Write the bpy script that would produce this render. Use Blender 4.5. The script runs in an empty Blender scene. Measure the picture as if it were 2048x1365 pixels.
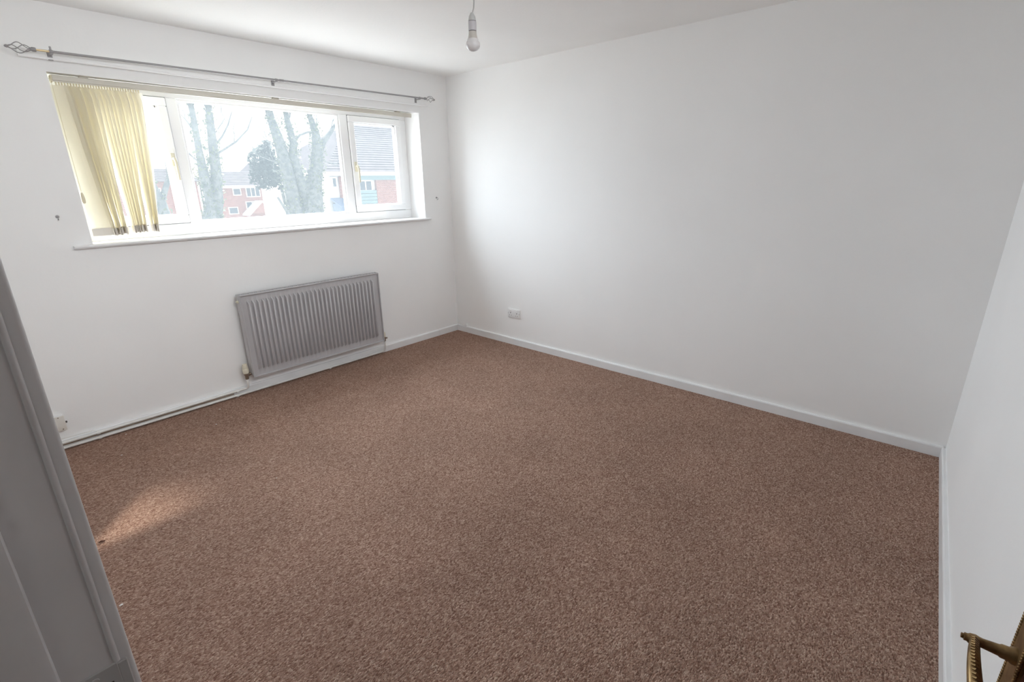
import bpy, bmesh, math, random
from mathutils import Vector, Matrix

random.seed(7)
C = bpy.context.scene.collection
SC = bpy.context.scene
R = math.radians

# ------------------------------------------------------------------ camera, world, sun, exposure
def set_camera():
    yaw, pitch, roll = R(48.288), R(17.976), R(-0.833)
    cy, sy, cp, sp = math.cos(yaw), math.sin(yaw), math.cos(pitch), math.sin(pitch)
    f = Vector((sy * cp, cy * cp, -sp)); r = Vector((cy, -sy, 0)); u = r.cross(f)
    cr, sr = math.cos(roll), math.sin(roll)
    r2 = r * cr + u * sr; u2 = u * cr - r * sr
    cam = bpy.data.cameras.new('camera'); o = bpy.data.objects.new('camera', cam)
    m = Matrix((r2, u2, -f)).transposed().to_4x4(); m.translation = Vector((-3.309, -3.702, 1.463))
    o.matrix_world = m
    cam.sensor_width = 36; cam.sensor_fit = 'HORIZONTAL'; cam.lens = 17.339
    cam.clip_start = 0.02; cam.clip_end = 500
    C.objects.link(o); SC.camera = o
set_camera()

SC.view_settings.view_transform = 'Standard'
SC.view_settings.look = 'None'
SC.view_settings.gamma = 1.0
SC.view_settings.use_curve_mapping = False
SC.view_settings.exposure = 0.12
SC.cycles.max_bounces = 16; SC.cycles.diffuse_bounces = 12; SC.cycles.transparent_max_bounces = 16

world = bpy.data.worlds.new('bright_sky'); SC.world = world
world.use_nodes = True
wn = world.node_tree.nodes; wn.clear()
wo = wn.new('ShaderNodeOutputWorld'); bg = wn.new('ShaderNodeBackground')
bg.inputs['Color'].default_value = (0.97, 0.985, 1.0, 1); bg.inputs['Strength'].default_value = 1.25
world.node_tree.links.new(bg.outputs[0], wo.inputs[0])

def light(name, kind, loc, direction, energy, color, **kw):
    l = bpy.data.lights.new(name, kind); l.energy = energy; l.color = color
    for k, v in kw.items(): setattr(l, k, v)
    o = bpy.data.objects.new(name, l); o.location = loc
    o.rotation_euler = Vector(direction).to_track_quat('-Z', 'Y').to_euler()
    C.objects.link(o); return o
# high sun in front of the house, steep to the window: it reaches the sill and stops there
light('sun', 'SUN', (0, 20, 20), (-0.34, -0.29, -0.89), 9.0, (1.0, 0.96, 0.9), angle=R(1.5))
# daylight pouring in through the opening of the window: from the sky above, and thrown back up from the sunlit ground
light('sky_daylight', 'AREA', (-1.5, 1.6, 2.5), (0.0, -1, -0.62), 470.0, (0.80, 0.91, 1.0), shape='RECTANGLE', size=5.0, size_y=2.4)
light('ground_daylight', 'AREA', (-1.54, 1.4, 0.6), (0, -1, 0.50), 92.0, (0.90, 0.96, 1.0), shape='RECTANGLE', size=4.5, size_y=2.0)
# dim fill added on the unseen landing to lift the door jamb
light('jamb_fill', 'AREA', (-4.1, -4.1, 2.30), (0.35, 0.45, -1), 2.2, (1.0, 0.97, 0.93), shape='RECTANGLE', size=.5, size_y=.5)
# soft unseen fill added high by the door to brighten the window wall
light('wall_fill', 'AREA', (-2.2, -3.40, 2.25), (-0.05, 1, -0.34), 12.5, (0.94, 0.975, 1.0), shape='RECTANGLE', size=1.6, size_y=0.5, spread=R(100))
# added spot outside, aimed through the middle pane to make a bright carpet patch
light('carpet_patch_spot', 'SPOT', (.88, 4.0, 7.0), (-4.06, -5.26, -7.0), 5500.0, (1.0, 0.93, 0.80), spot_size=R(4.6), spot_blend=1.0, shadow_soft_size=.12)

# ------------------------------------------------------------------ materials
def mat(name, color, rough=0.6, metal=0.0, spec=0.5):
    m = bpy.data.materials.new(name); m.use_nodes = True
    b = m.node_tree.nodes['Principled BSDF']
    b.inputs['Base Color'].default_value = (*color, 1); b.inputs['Roughness'].default_value = rough
    b.inputs['Metallic'].default_value = metal; b.inputs['Specular IOR Level'].default_value = spec
    return m
def nodes(m): return m.node_tree.nodes, m.node_tree.links, m.node_tree.nodes['Principled BSDF']
def add_noise(m, scale, c1, c2, bump=0.0, bump_scale=None, dist=0.002, lo=0.35, hi=0.65, detail=4):
    n, l, b = nodes(m)
    tc = n.new('ShaderNodeTexCoord'); nz = n.new('ShaderNodeTexNoise'); nz.inputs['Scale'].default_value = scale; nz.inputs['Detail'].default_value = detail
    l.new(tc.outputs['Object'], nz.inputs['Vector'])
    cr = n.new('ShaderNodeValToRGB'); cr.color_ramp.elements[0].position = lo; cr.color_ramp.elements[1].position = hi
    cr.color_ramp.elements[0].color = (*c1, 1); cr.color_ramp.elements[1].color = (*c2, 1)
    l.new(nz.outputs['Fac'], cr.inputs['Fac']); l.new(cr.outputs['Color'], b.inputs['Base Color'])
    if bump:
        nb = n.new('ShaderNodeTexNoise'); nb.inputs['Scale'].default_value = bump_scale or scale * 8; nb.inputs['Detail'].default_value = 3
        l.new(tc.outputs['Object'], nb.inputs['Vector'])
        bp = n.new('ShaderNodeBump'); bp.inputs['Strength'].default_value = bump; bp.inputs['Distance'].default_value = dist
        l.new(nb.outputs['Fac'], bp.inputs['Height']); l.new(bp.outputs['Normal'], b.inputs['Normal'])
    return m

M = {}
M['wall'] = add_noise(mat('white_emulsion_wall', (.8, .8, .8), .75, spec=.25), 1.3, (.875, .875, .87), (.90, .90, .895), .12, 55, .003)
M['ceiling'] = add_noise(mat('white_ceiling_paint', (.8, .8, .8), .85, spec=.2), 2, (.89, .89, .88), (.915, .915, .905), .25, 90, .003)
M['gloss'] = add_noise(mat('white_gloss_woodwork', (.8, .8, .8), .35), 6, (.78, .785, .79), (.83, .835, .84), .12, 30, .003)
M['bright_gloss'] = mat('bright_white_gloss', (.93, .93, .93), .25)
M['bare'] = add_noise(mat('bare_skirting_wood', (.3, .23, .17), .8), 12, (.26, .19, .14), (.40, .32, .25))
M['frame_gloss'] = add_noise(mat('old_white_frame_gloss', (.8, .8, .8), .4), 9, (.80, .81, .82), (.86, .865, .87), .25, 22, .004)
M['upvc'] = mat('white_upvc', (.91, .915, .92), .3)
M['gasket'] = mat('dark_gasket', (.12, .12, .13), .6)
M['pipe'] = add_noise(mat('painted_pipe', (.8, .8, .78), .4), 14, (.74, .73, .70), (.83, .83, .81), .1, 60, .002)
M['rad'] = add_noise(mat('grey_radiator_paint', (.4, .39, .4), .45), 5, (.475, .465, .475), (.505, .495, .505), .05, 150, .001)
M['rad_dark'] = mat('radiator_grille_gap', (.10, .10, .10), .7)
M['off_white'] = mat('off_white_plastic', (.74, .72, .67), .4)
M['cream_plastic'] = mat('aged_cream_plastic', (.72, .68, .55), .4)
M['dull_metal'] = mat('tarnished_valve_metal', (.30, .24, .19), .45, .7)
M['steel'] = mat('brushed_steel', (.33, .32, .325), .5, .4)
M['brassy'] = mat('bare_brass_rod', (.75, .6, .36), .35, .8)
M['white_plastic'] = mat('white_plastic', (.82, .82, .82), .3)
M['holder'] = mat('lampholder_plastic', (.46, .44, .46), .35)
M['holder_cap'] = mat('lampholder_cap_plastic', (.45, .45, .44), .35)
M['lamp_collar'] = mat('bulb_collar_plastic', (.46, .43, .39), .4)
M['dark'] = mat('dark_slot', (.08, .07, .065), .6)
M['dark_ring'] = mat('ring_groove', (.11, .095, .1), .6)  # dark colour of the two narrow lampholder rings
M['head_rail'] = mat('beige_head_rail', (.62, .59, .52), .4)
M['cord'] = mat('blind_chain_cream', (.78, .72, .55), .5)
M['weight'] = mat('vane_weight_plastic', (.76, .72, .66), .5)
M['wood_door'] = add_noise(mat('varnished_door', (.1, .035, .02), .5, spec=.2), 8, (.085, .030, .020), (.14, .05, .032), .05, 60, .001)
M['brass'] = add_noise(mat('antique_brass', (.3, .2, .09), .38, .8), 60, (.20, .125, .055), (.36, .24, .11), .1, 140, .0006)
M['plate'] = mat('painted_strike_plate', (.60, .61, .61), .35, .1)
M['flake'] = mat('white_paint_flake', (.85, .83, .8), .6)
M['tuft'] = mat('dark_brown_tuft', (.10, .04, .025), .8)
M['cable'] = mat('white_cable', (.8, .78, .74), .5)
M['flex'] = mat('white_flex', (.42, .42, .41), .5)

def bulb_material():
    m = mat('opal_bulb', (.62, .60, .60), .28)
    b = m.node_tree.nodes['Principled BSDF']; b.inputs['Subsurface Weight'].default_value = .3; b.inputs['Subsurface Radius'].default_value = (.02, .02, .02)
    return m
M['opal'] = bulb_material()

def vane_material():
    m = bpy.data.materials.new('cream_blind_fabric'); m.use_nodes = True
    n, l = m.node_tree.nodes, m.node_tree.links; n.clear()
    o = n.new('ShaderNodeOutputMaterial'); mx = n.new('ShaderNodeMixShader'); d = n.new('ShaderNodeBsdfDiffuse'); t = n.new('ShaderNodeBsdfTranslucent')
    tc = n.new('ShaderNodeTexCoord'); nz = n.new('ShaderNodeTexNoise'); nz.inputs['Scale'].default_value = 260
    l.new(tc.outputs['Object'], nz.inputs['Vector'])
    cr = n.new('ShaderNodeValToRGB'); cr.color_ramp.elements[0].color = (.86, .83, .73, 1); cr.color_ramp.elements[1].color = (.91, .885, .80, 1)
    l.new(nz.outputs['Fac'], cr.inputs['Fac'])
    l.new(cr.outputs['Color'], d.inputs['Color']); t.inputs['Color'].default_value = (.96, .935, .86, 1)
    mx.inputs['Fac'].default_value = .46
    l.new(d.outputs[0], mx.inputs[1]); l.new(t.outputs[0], mx.inputs[2]); l.new(mx.outputs[0], o.inputs[0])
    return m
M['vane'] = vane_material()

def glass_material():
    m = bpy.data.materials.new('veiled_window_glass'); m.use_nodes = True
    n, l = m.node_tree.nodes, m.node_tree.links; n.clear()
    o = n.new('ShaderNodeOutputMaterial'); tr = n.new('ShaderNodeBsdfTransparent'); gl = n.new('ShaderNodeBsdfGlossy'); gl.inputs['Roughness'].default_value = .02
    ts = n.new('ShaderNodeBsdfTranslucent'); ts.inputs['Color'].default_value = (.88, .96, 1, 1)
    fr = n.new('ShaderNodeFresnel'); fr.inputs['IOR'].default_value = 1.3
    m1 = n.new('ShaderNodeMixShader'); m2 = n.new('ShaderNodeMixShader'); m1.inputs['Fac'].default_value = .032  # translucent share adds a pale veil of glare over the view outside
    l.new(tr.outputs[0], m1.inputs[1]); l.new(ts.outputs[0], m1.inputs[2])
    geo = n.new('ShaderNodeNewGeometry'); front = n.new('ShaderNodeMath'); front.operation = 'SUBTRACT'; front.inputs[0].default_value = 1.0
    l.new(geo.outputs['Backfacing'], front.inputs[1])
    fm = n.new('ShaderNodeMath'); fm.operation = 'MULTIPLY'; l.new(fr.outputs[0], fm.inputs[0]); l.new(front.outputs[0], fm.inputs[1])
    l.new(fm.outputs[0], m2.inputs['Fac']); l.new(m1.outputs[0], m2.inputs[1]); l.new(gl.outputs[0], m2.inputs[2]); l.new(m2.outputs[0], o.inputs[0])
    return m
M['glass'] = glass_material()

def carpet_material():
    m = mat('brown_twist_carpet', (.3, .18, .13), .95, spec=.1)
    n, l, b = nodes(m)
    tc = n.new('ShaderNodeTexCoord')
    mp = n.new('ShaderNodeMapping'); mp.inputs['Rotation'].default_value = (0, 0, R(28)); mp.inputs['Scale'].default_value = (150, 250, 60)
    l.new(tc.outputs['Object'], mp.inputs['Vector'])
    wob = n.new('ShaderNodeTexNoise'); wob.inputs['Scale'].default_value = 35; l.new(tc.outputs['Object'], wob.inputs['Vector'])
    ad = n.new('ShaderNodeMixRGB'); ad.blend_type = 'LINEAR_LIGHT'; ad.inputs['Fac'].default_value = .35
    l.new(mp.outputs[0], ad.inputs[1]); l.new(wob.outputs['Color'], ad.inputs[2])
    vo = n.new('ShaderNodeTexVoronoi'); vo.inputs['Scale'].default_value = 1; vo.inputs['Randomness'].default_value = .85; l.new(ad.outputs[0], vo.inputs['Vector'])
    # each loop its own tone
    sep = n.new('ShaderNodeSeparateColor'); l.new(vo.outputs['Color'], sep.inputs[0])
    cr = n.new('ShaderNodeValToRGB'); e = cr.color_ramp.elements
    e[0].position = 0; e[0].color = (.250, .128, .092, 1); e[1].position = 1; e[1].color = (.71, .52, .415, 1)
    x = e.new(.45); x.color = (.435, .272, .205, 1); x = e.new(.8); x.color = (.53, .347, .268, 1)
    l.new(sep.outputs[0], cr.inputs['Fac'])
    # broad shading of the pile: walked and brushed areas
    bz = n.new('ShaderNodeTexNoise'); bz.inputs['Scale'].default_value = 2.2; bz.inputs['Detail'].default_value = 5; l.new(tc.outputs['Object'], bz.inputs['Vector'])
    mr = n.new('ShaderNodeMapRange'); mr.inputs['From Min'].default_value = .3; mr.inputs['From Max'].default_value = .7; mr.inputs['To Min'].default_value = .92; mr.inputs['To Max'].default_value = 1.08
    l.new(bz.outputs['Fac'], mr.inputs['Value'])
    mu = n.new('ShaderNodeMixRGB'); mu.blend_type = 'MULTIPLY'; mu.inputs['Fac'].default_value = 1
    l.new(cr.outputs['Color'], mu.inputs[1]); l.new(mr.outputs['Result'], mu.inputs[2]); l.new(mu.outputs[0], b.inputs['Base Color'])
    inv = n.new('ShaderNodeMath'); inv.operation = 'SUBTRACT'; inv.inputs[0].default_value = 1; l.new(vo.outputs['Distance'], inv.inputs[1])
    fz = n.new('ShaderNodeTexNoise'); fz.inputs['Scale'].default_value = 420; l.new(tc.outputs['Object'], fz.inputs['Vector'])
    ma = n.new('ShaderNodeMath'); ma.operation = 'MULTIPLY_ADD'; ma.inputs[1].default_value = .5; l.new(fz.outputs['Fac'], ma.inputs[0]); l.new(inv.outputs[0], ma.inputs[2])
    bp = n.new('ShaderNodeBump'); bp.inputs['Strength'].default_value = .9; bp.inputs['Distance'].default_value = .012
    l.new(ma.outputs[0], bp.inputs['Height']); l.new(bp.outputs['Normal'], b.inputs['Normal'])
    return m
M['carpet'] = carpet_material()

# ------------------------------------------------------------------ mesh helpers
class MB:
    """collects shapes (in world or thing space) into ONE mesh"""
    def __init__(self): self.bm = bmesh.new()
    def box(self, x0, x1, y0, y1, z0, z1, bevel=0, seg=1):
        a = bmesh.ops.create_cube(self.bm, size=1)['verts']
        for v in a: v.co = Vector((x0 + (v.co.x + .5) * (x1 - x0), y0 + (v.co.y + .5) * (y1 - y0), z0 + (v.co.z + .5) * (z1 - z0)))
        if bevel:
            es = {e for v in a for e in v.link_edges}
            bmesh.ops.bevel(self.bm, geom=list(es), offset=bevel, segments=seg, profile=.5, affect='EDGES')
        return self
    def prism(self, pts, axis, a0, a1):
        """closed 2D outline swept along axis ('x': pts are (y,z); 'y': (x,z); 'z': (x,y))"""
        def P(p, a): return {'x': (a, p[0], p[1]), 'y': (p[0], a, p[1]), 'z': (p[0], p[1], a)}[axis]
        A = [self.bm.verts.new(P(p, a0)) for p in pts]; B = [self.bm.verts.new(P(p, a1)) for p in pts]
        k = len(pts)
        for i in range(k): self.bm.faces.new((A[i], A[(i + 1) % k], B[(i + 1) % k], B[i]))
        self.bm.faces.new(A[::-1]); self.bm.faces.new(B)
        return self
    def tube(self, pts, rad, seg=10, caps=True):
        pts = [Vector(p) for p in pts]
        rads = rad if isinstance(rad, (list, tuple)) else [rad] * len(pts)
        rings = []; prev = None
        for i, p in enumerate(pts):
            t = (pts[min(i + 1, len(pts) - 1)] - pts[max(i - 1, 0)]).normalized()
            if prev is None:
                n = t.orthogonal().normalized()
            else:
                n = prev - t * prev.dot(t)
                n = n.normalized() if n.length > 1e-6 else t.orthogonal().normalized()
            prev = n; b = t.cross(n)
            rings.append([self.bm.verts.new(p + (n * math.cos(2 * math.pi * k / seg) + b * math.sin(2 * math.pi * k / seg)) * rads[i]) for k in range(seg)])
        for A, B in zip(rings, rings[1:]):
            for k in range(seg): self.bm.faces.new((A[k], A[(k + 1) % seg], B[(k + 1) % seg], B[k]))
        if caps: self.bm.faces.new(rings[0][::-1]); self.bm.faces.new(rings[-1])
        return self
    def lathe(self, prof, origin=(0, 0, 0), axis=(0, 0, 1), seg=24):
        """prof: (radius, height) pairs along axis"""
        ax = Vector(axis).normalized(); q = Vector((0, 0, 1)).rotation_difference(ax); o = Vector(origin)
        rings = []
        for r, h in prof:
            if r < 1e-6: rings.append([self.bm.verts.new(o + ax * h)])
            else: rings.append([self.bm.verts.new(o + q @ Vector((r * math.cos(2 * math.pi * k / seg), r * math.sin(2 * math.pi * k / seg), h))) for k in range(seg)])
        for A, B in zip(rings, rings[1:]):
            for k in range(seg):
                k2 = (k + 1) % seg
                if len(A) == 1 and len(B) == 1: continue
                if len(A) == 1: self.bm.faces.new((A[0], B[k2], B[k]))
                elif len(B) == 1: self.bm.faces.new((A[k], A[k2], B[0]))
                else: self.bm.faces.new((A[k], A[k2], B[k2], B[k]))
        for ring, rev in ((rings[0], True), (rings[-1], False)):
            if len(ring) > 1: self.bm.faces.new(ring[::-1] if rev else ring)
        return self
    def ball(self, c, r, scale=(1, 1, 1), sub=2):
        a = bmesh.ops.create_icosphere(self.bm, subdivisions=sub, radius=r)['verts']
        for v in a: v.co = Vector((v.co.x * scale[0] + c[0], v.co.y * scale[1] + c[1], v.co.z * scale[2] + c[2]))
        return self
    def quad(self, *p):
        self.bm.faces.new([self.bm.verts.new(q) for q in p]); return self
    def build(self, name, material, parent=None, origin=None, smooth=False, angle=40, mtx=None):
        """parent given: coordinates become relative to the parent thing's base"""
        base = Vector((0, 0, 0))
        if parent is not None: base = Vector(parent['_base'])
        if origin is not None: base = Vector(origin)
        if mtx is None: bmesh.ops.translate(self.bm, verts=self.bm.verts, vec=-base)
        bmesh.ops.recalc_face_normals(self.bm, faces=self.bm.faces)
        me = bpy.data.meshes.new(name); self.bm.to_mesh(me); self.bm.free()
        me.materials.append(material)
        if smooth:
            me.polygons.foreach_set('use_smooth', [True] * len(me.polygons))
            me.set_sharp_from_angle(angle=R(angle))
        o = bpy.data.objects.new(name, me); C.objects.link(o)
        o['_base'] = tuple(base)
        if parent is not None: o.parent = parent
        else: o.location = base
        return o
def tag(o, label=None, cat=None, group=None, kind=None):
    if label: o['label'] = label
    if cat: o['category'] = cat
    if group: o['group'] = group
    if kind: o['kind'] = kind
    return o
def thing(name, loc, label=None, cat=None, group=None, kind=None):
    o = bpy.data.objects.new(name, None); o.empty_display_size = .05; C.objects.link(o); o.location = loc; o['_base'] = tuple(loc)
    return tag(o, label, cat, group, kind)
def struct(mb, name, material, label, smooth=False):
    return tag(mb.build(name, material, smooth=smooth), label, kind='structure')
def copy_part(src, parent, loc=None):
    c = src.copy(); C.objects.link(c); c.parent = parent
    if loc is not None: c.location = loc
    return c

# ------------------------------------------------------------------ room dimensions (metres): x along the window wall, y away from it, z up
H = 2.36                       # ceiling
D = 3.885                      # right wall length
XL = -3.298                    # door wall, room face
ANG = R(2.05)                  # the near wall is a little out of square
OX0, OX1, OZ0, OZ1 = -2.757, -0.330, 1.148, 2.038     # window opening
def near(s, off, z):           # s metres along the near wall from the right corner, off metres out from it
    return Vector((-s * math.cos(ANG) - off * math.sin(ANG), -D - s * math.sin(ANG) + off * math.cos(ANG), z))

# ------------------------------------------------------------------ shell
b = MB(); b.box(-5.2, .2, -5.2, .29, -.12, 0)
struct(b, 'floor', M['carpet'], 'brown twist pile carpet fitted wall to wall')
b = MB(); b.box(-5.2, .2, -5.2, .29, H, H + .12)
struct(b, 'ceiling', M['ceiling'], 'plain white painted ceiling')
b = MB()
b.box(-5.2, OX0, 0, .29, 0, H).box(OX1, .2, 0, .29, 0, H).box(OX0, OX1, 0, .29, 0, OZ0).box(OX0, OX1, 0, .29, OZ1, H)
struct(b, 'wall_back', M['wall'], 'white wall with the wide window and the radiator')
b = MB(); b.box(0, .2, -5.2, 0, 0, H)
struct(b, 'wall_right', M['wall'], 'long blank white wall with the double socket')
b = MB(); p = [near(-.2, 0, 0), near(3.30, 0, 0), near(3.30, -.12, 0), near(-.2, -.12, 0)]
b.prism([(q.x, q.y) for q in p], 'z', 0, H)
struct(b, 'wall_near', M['wall'], 'white wall at the right edge behind the open door')
YS, YH = -3.178, -3.945        # strike and hinge faces of the door lining
b = MB(); b.box(XL - .10, XL, YS + .03, 0, 0, H).box(XL - .10, XL, -5.2, YH - .03, 0, H).box(XL - .10, XL, YH - .03, YS + .03, 2.04, H)
struct(b, 'wall_left', M['wall'], 'white wall holding the doorway')
# the landing outside the doorway
b = MB(); b.box(-5.2, -5.1, -5.2, 0, 0, H).box(-5.1, XL - .1, -5.2, -5.1, 0, H).box(-5.1, XL - .1, -.9, -.8, 0, H)
struct(b, 'wall_landing', M['wall'], 'white landing walls outside the doorway')

def skirting(t, h):            # profile across (depth, height) with a rounded top front edge
    return [(0, -.004), (t, -.004), (t, h - .007), (t - .002, h - .003), (t - .006, h), (0, h)]
b = MB(); b.prism([(-d, z) for d, z in skirting(.018, .060)], 'x', XL, -.263)
o = struct(b, 'baseboard_back', M['gloss'], 'white skirting board below the window')
b = MB(); b.prism([(-d, z) for d, z in skirting(.0172, .0615)], 'x', -.2615, -.001)
b.build('skirting_piece', M['gloss'], o)
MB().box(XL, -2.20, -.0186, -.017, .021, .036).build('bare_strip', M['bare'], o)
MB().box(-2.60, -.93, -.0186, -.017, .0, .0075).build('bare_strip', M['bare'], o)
b = MB(); b.prism([(-d, z) for d, z in skirting(.018, .062)], 'y', -D + .01, -.0175)
struct(b, 'baseboard_right', M['gloss'], 'white skirting board along the right wall')
b = MB(); pr = skirting(.018, .062)
A = [[b.bm.verts.new(near(s, d, z)) for d, z in pr] for s in (.018, 3.25)]
for i in range(len(pr)): b.bm.faces.new((A[0][i], A[0][(i + 1) % len(pr)], A[1][(i + 1) % len(pr)], A[1][i]))
b.bm.faces.new(A[0][::-1]); b.bm.faces.new(A[1])
struct(b, 'baseboard_near', M['gloss'], 'white skirting board at the right edge')

b = MB(); b.box(-2.852, -.238, -.02, .002, 2.100, 2.138, .004, 2)
o = struct(b, 'trim_1', M['wall'], 'white painted batten above the window carrying the curtain pole')
MB().tube([(-2.852, -.0190, 2.0975), (-.238, -.0190, 2.0975)], .0068, 10).build('lower_bead', M['bright_gloss'], o, smooth=True)

# ------------------------------------------------------------------ window
w = thing('window_1', (-1.54, .2, OZ0), 'wide white three-light window', kind='structure')
F0, F1 = .20, .27
b = MB()
b.box(OX0, OX1, F0, F1, OZ0, 1.225, .004).box(OX0, OX1, F0, F1, 1.993, OZ1, .004)
b.box(OX0, -2.675, F0, F1, 1.225, 1.993, .004).box(-.405, OX1, F0, F1, 1.225, 1.993, .004)
b.build('outer_frame', M['upvc'], w)
for x0, x1 in ((-2.186, -2.122), (-.985, -.910)):
    MB().box(x0, x1, F0, F1, 1.222, 1.996, .004).build('mullion', M['upvc'], w)
def bead_ring(b, x0, x1, z0, z1, t, y0, y1, bev=.003):
    b.box(x0, x1, y0, y1, z0, z0 + t, bev).box(x0, x1, y0, y1, z1 - t, z1, bev)
    b.box(x0, x0 + t, y0, y1, z0 + t, z1 - t, bev).box(x1 - t, x1, y0, y1, z0 + t, z1 - t, bev)
    return b
def sash(x0, x1, handle_x, handle_z):
    s = bead_ring(MB(), x0, x1, 1.227, 1.991, .050, .182, .245, .005).build('casement_sash', M['upvc'], w)
    bead_ring(MB(), x0 + .046, x1 - .046, 1.273, 1.945, .012, .196, .232, .003).build('glazing_bead', M['upvc'], s)
    bead_ring(MB(), x0 - .003, x1 + .003, 1.224, 1.994, .004, .1985, .2015, 0).build('gasket', M['gasket'], s)
    MB().box(x0 + .05, x1 - .05, .222, .226, 1.277, 1.941).build('glass_pane', M['glass'], s)
    h = MB()
    h.box(handle_x - .012, handle_x + .012, .172, .183, handle_z - .045, handle_z + .035, .004, 2)
    h.tube([(handle_x, .175, handle_z), (handle_x, .150, handle_z), (handle_x + .003, .143, handle_z - .02), (handle_x + .004, .145, handle_z - .13)], [.009, .009, .009, .007], 10)
    h.build('window_handle', M['cream_plastic'], s, smooth=True)
sash(-2.678, -2.189, -2.214, 1.63); sash(-.913, -.402, -.888, 1.60)
bead_ring(MB(), -2.124, -.983, 1.222, 1.996, .016, .208, .24, .003).build('fixed_light_bead', M['upvc'], w)
MB().box(-2.112, -.995, .228, .232, 1.234, 1.984).build('glass_pane', M['glass'], w)
b = MB()
for x, z in ((-2.25, 1.945), (-.466, 1.940)): b.box(x - .012, x, .192, .197, z - .004, z).box(x - .004, x, .192, .197, z - .016, z)
b.build('corner_packer', M['dark'], w)
# sill board with rounded nose and a horn each side of the opening
b = MB()
b.prism([(.20, OZ0 + .002), (.20, OZ0 - .02), (-.026, OZ0 - .016), (-.032, OZ0 - .011), (-.034, OZ0 - .005), (-.030, OZ0 + .001), (-.024, OZ0 + .002)], 'x', OX0 + .001, OX1 - .001)
for x0, x1 in ((-2.846, OX0 + .001), (OX1 - .001, -.287)):
    b.prism([(.0, OZ0 + .002), (.0, OZ0 - .018), (-.026, OZ0 - .016), (-.032, OZ0 - .011), (-.034, OZ0 - .005), (-.030, OZ0 + .001), (-.024, OZ0 + .002)], 'x', x0, x1)
b.build('window_sill', M['gloss'], w)

# ------------------------------------------------------------------ door lining, architrave, strike plate
df = thing('trim_2', (XL, YS, 0), 'grey-white painted door frame at the left edge', kind='structure')
b = MB()
b.box(-3.410, XL, YS, YS + .03, 0, 2.04, .005, 3)                       # lining, strike side
b.box(-3.410, XL, YH - .03, YH, 0, 2.04, .003, 2)                       # lining, hinge side
b.box(-3.410, XL, YH, YS, 2.01, 2.04, .003)                             # head
b.build('lining', M['frame_gloss'], df, smooth=True)
b = MB()
b.box(-3.375, -3.336, YS - .013, YS, 0, 2.01, .004, 2); b.box(-3.375, -3.336, YH, YH + .013, 0, 2.01, .004, 2); b.box(-3.375, -3.336, YH, YS, 1.997, 2.01, .004)
b.build('door_stop', M['frame_gloss'], df, smooth=True)
b = MB()
b.box(XL, -3.2855, YS + .001, YS + .055, 0, 2.075, .003, 3); b.box(XL, -3.2855, YH - .04, YH - .003, 0, 2.075, .005, 3); b.box(XL, -3.2855, YH - .04, YS + .055, 2.02, 2.075, .005, 3)
b.build('architrave', M['frame_gloss'], df, smooth=True)
MB().tube([(XL + .0005, YS + .0005, 1.03), (XL + .0005, YS + .0005, 2.01)], .0026, 10).build('paint_bead', M['frame_gloss'], df, smooth=True)
b = MB()
zs = 1.0
b.box(-3.328, -3.2975, YS - .0015, YS + .002, zs - .030, zs + .030, .001)
b.tube([(-3.2985, YS - .0005, zs - .0), (-3.292, YS + .0005, zs), (-3.287, YS + .004, zs)], [.0012] * 3, 6)
b.box(-3.2985, -3.290, YS - .0012, YS + .004, zs - .028, zs + .028, .001)
pl = b.build('strike_plate', M['plate'], df)
MB().box(-3.318, -3.304, YS - .0021, YS, zs - .012, zs + .012).build('latch_hole', M['dark'], pl)
for dz in (-.022, .022): MB().lathe([(0, 0), (.0035, 0), (.003, .0015), (0, .0018)], (-3.316, YS - .001, zs + dz), (0, -1, 0), 12).build('screw', M['plate'], pl)

# ------------------------------------------------------------------ open door with its brass lever handle
OFF = .116
dr = thing('door_1', near(3.288, .068, 0), 'varnished brown door swung open against the near wall', kind='structure')
dir_u = Vector((math.cos(ANG + R(1.0)), math.sin(ANG + R(1.0)), 0))      # from hinge to leading edge
dir_n = Vector((-dir_u.y, dir_u.x, 0))
base = near(3.288, .068, 0)
def DP(u, n, z): return base + dir_u * u + dir_n * n + Vector((0, 0, z))
def dbox(b, u0, u1, n0, n1, z0, z1, bevel=0, seg=1):
    t = MB(); t.box(u0, u1, n0, n1, z0, z1, bevel, seg)
    me = bpy.data.meshes.new('tmp'); t.bm.to_mesh(me); t.bm.free()
    k = len(b.bm.verts); b.bm.from_mesh(me); b.bm.verts.ensure_lookup_table()
    for v in b.bm.verts[k:]: v.co = DP(*v.co)
    bpy.data.meshes.remove(me)
LW = .765
b = MB(); dbox(b, .004, LW, 0, .036, .012, 2.0, .002)
b.build('door_leaf', M['wood_door'], dr)
hz = .906; hu = LW - .046
h = MB()
pts = [(hu - .021, hz - .13), (hu + .021, hz - .13), (hu + .021, hz + .06), (hu + .012, hz + .075), (hu - .012, hz + .075), (hu - .021, hz + .06)]
A = [h.bm.verts.new(DP(u, .0355, z)) for u, z in pts]; B = [h.bm.verts.new(DP(u, .041, z)) for u, z in pts]
for i in range(6): h.bm.faces.new((A[i], A[(i + 1) % 6], B[(i + 1) % 6], B[i]))
h.bm.faces.new(A[::-1]); h.bm.faces.new(B)
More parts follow.
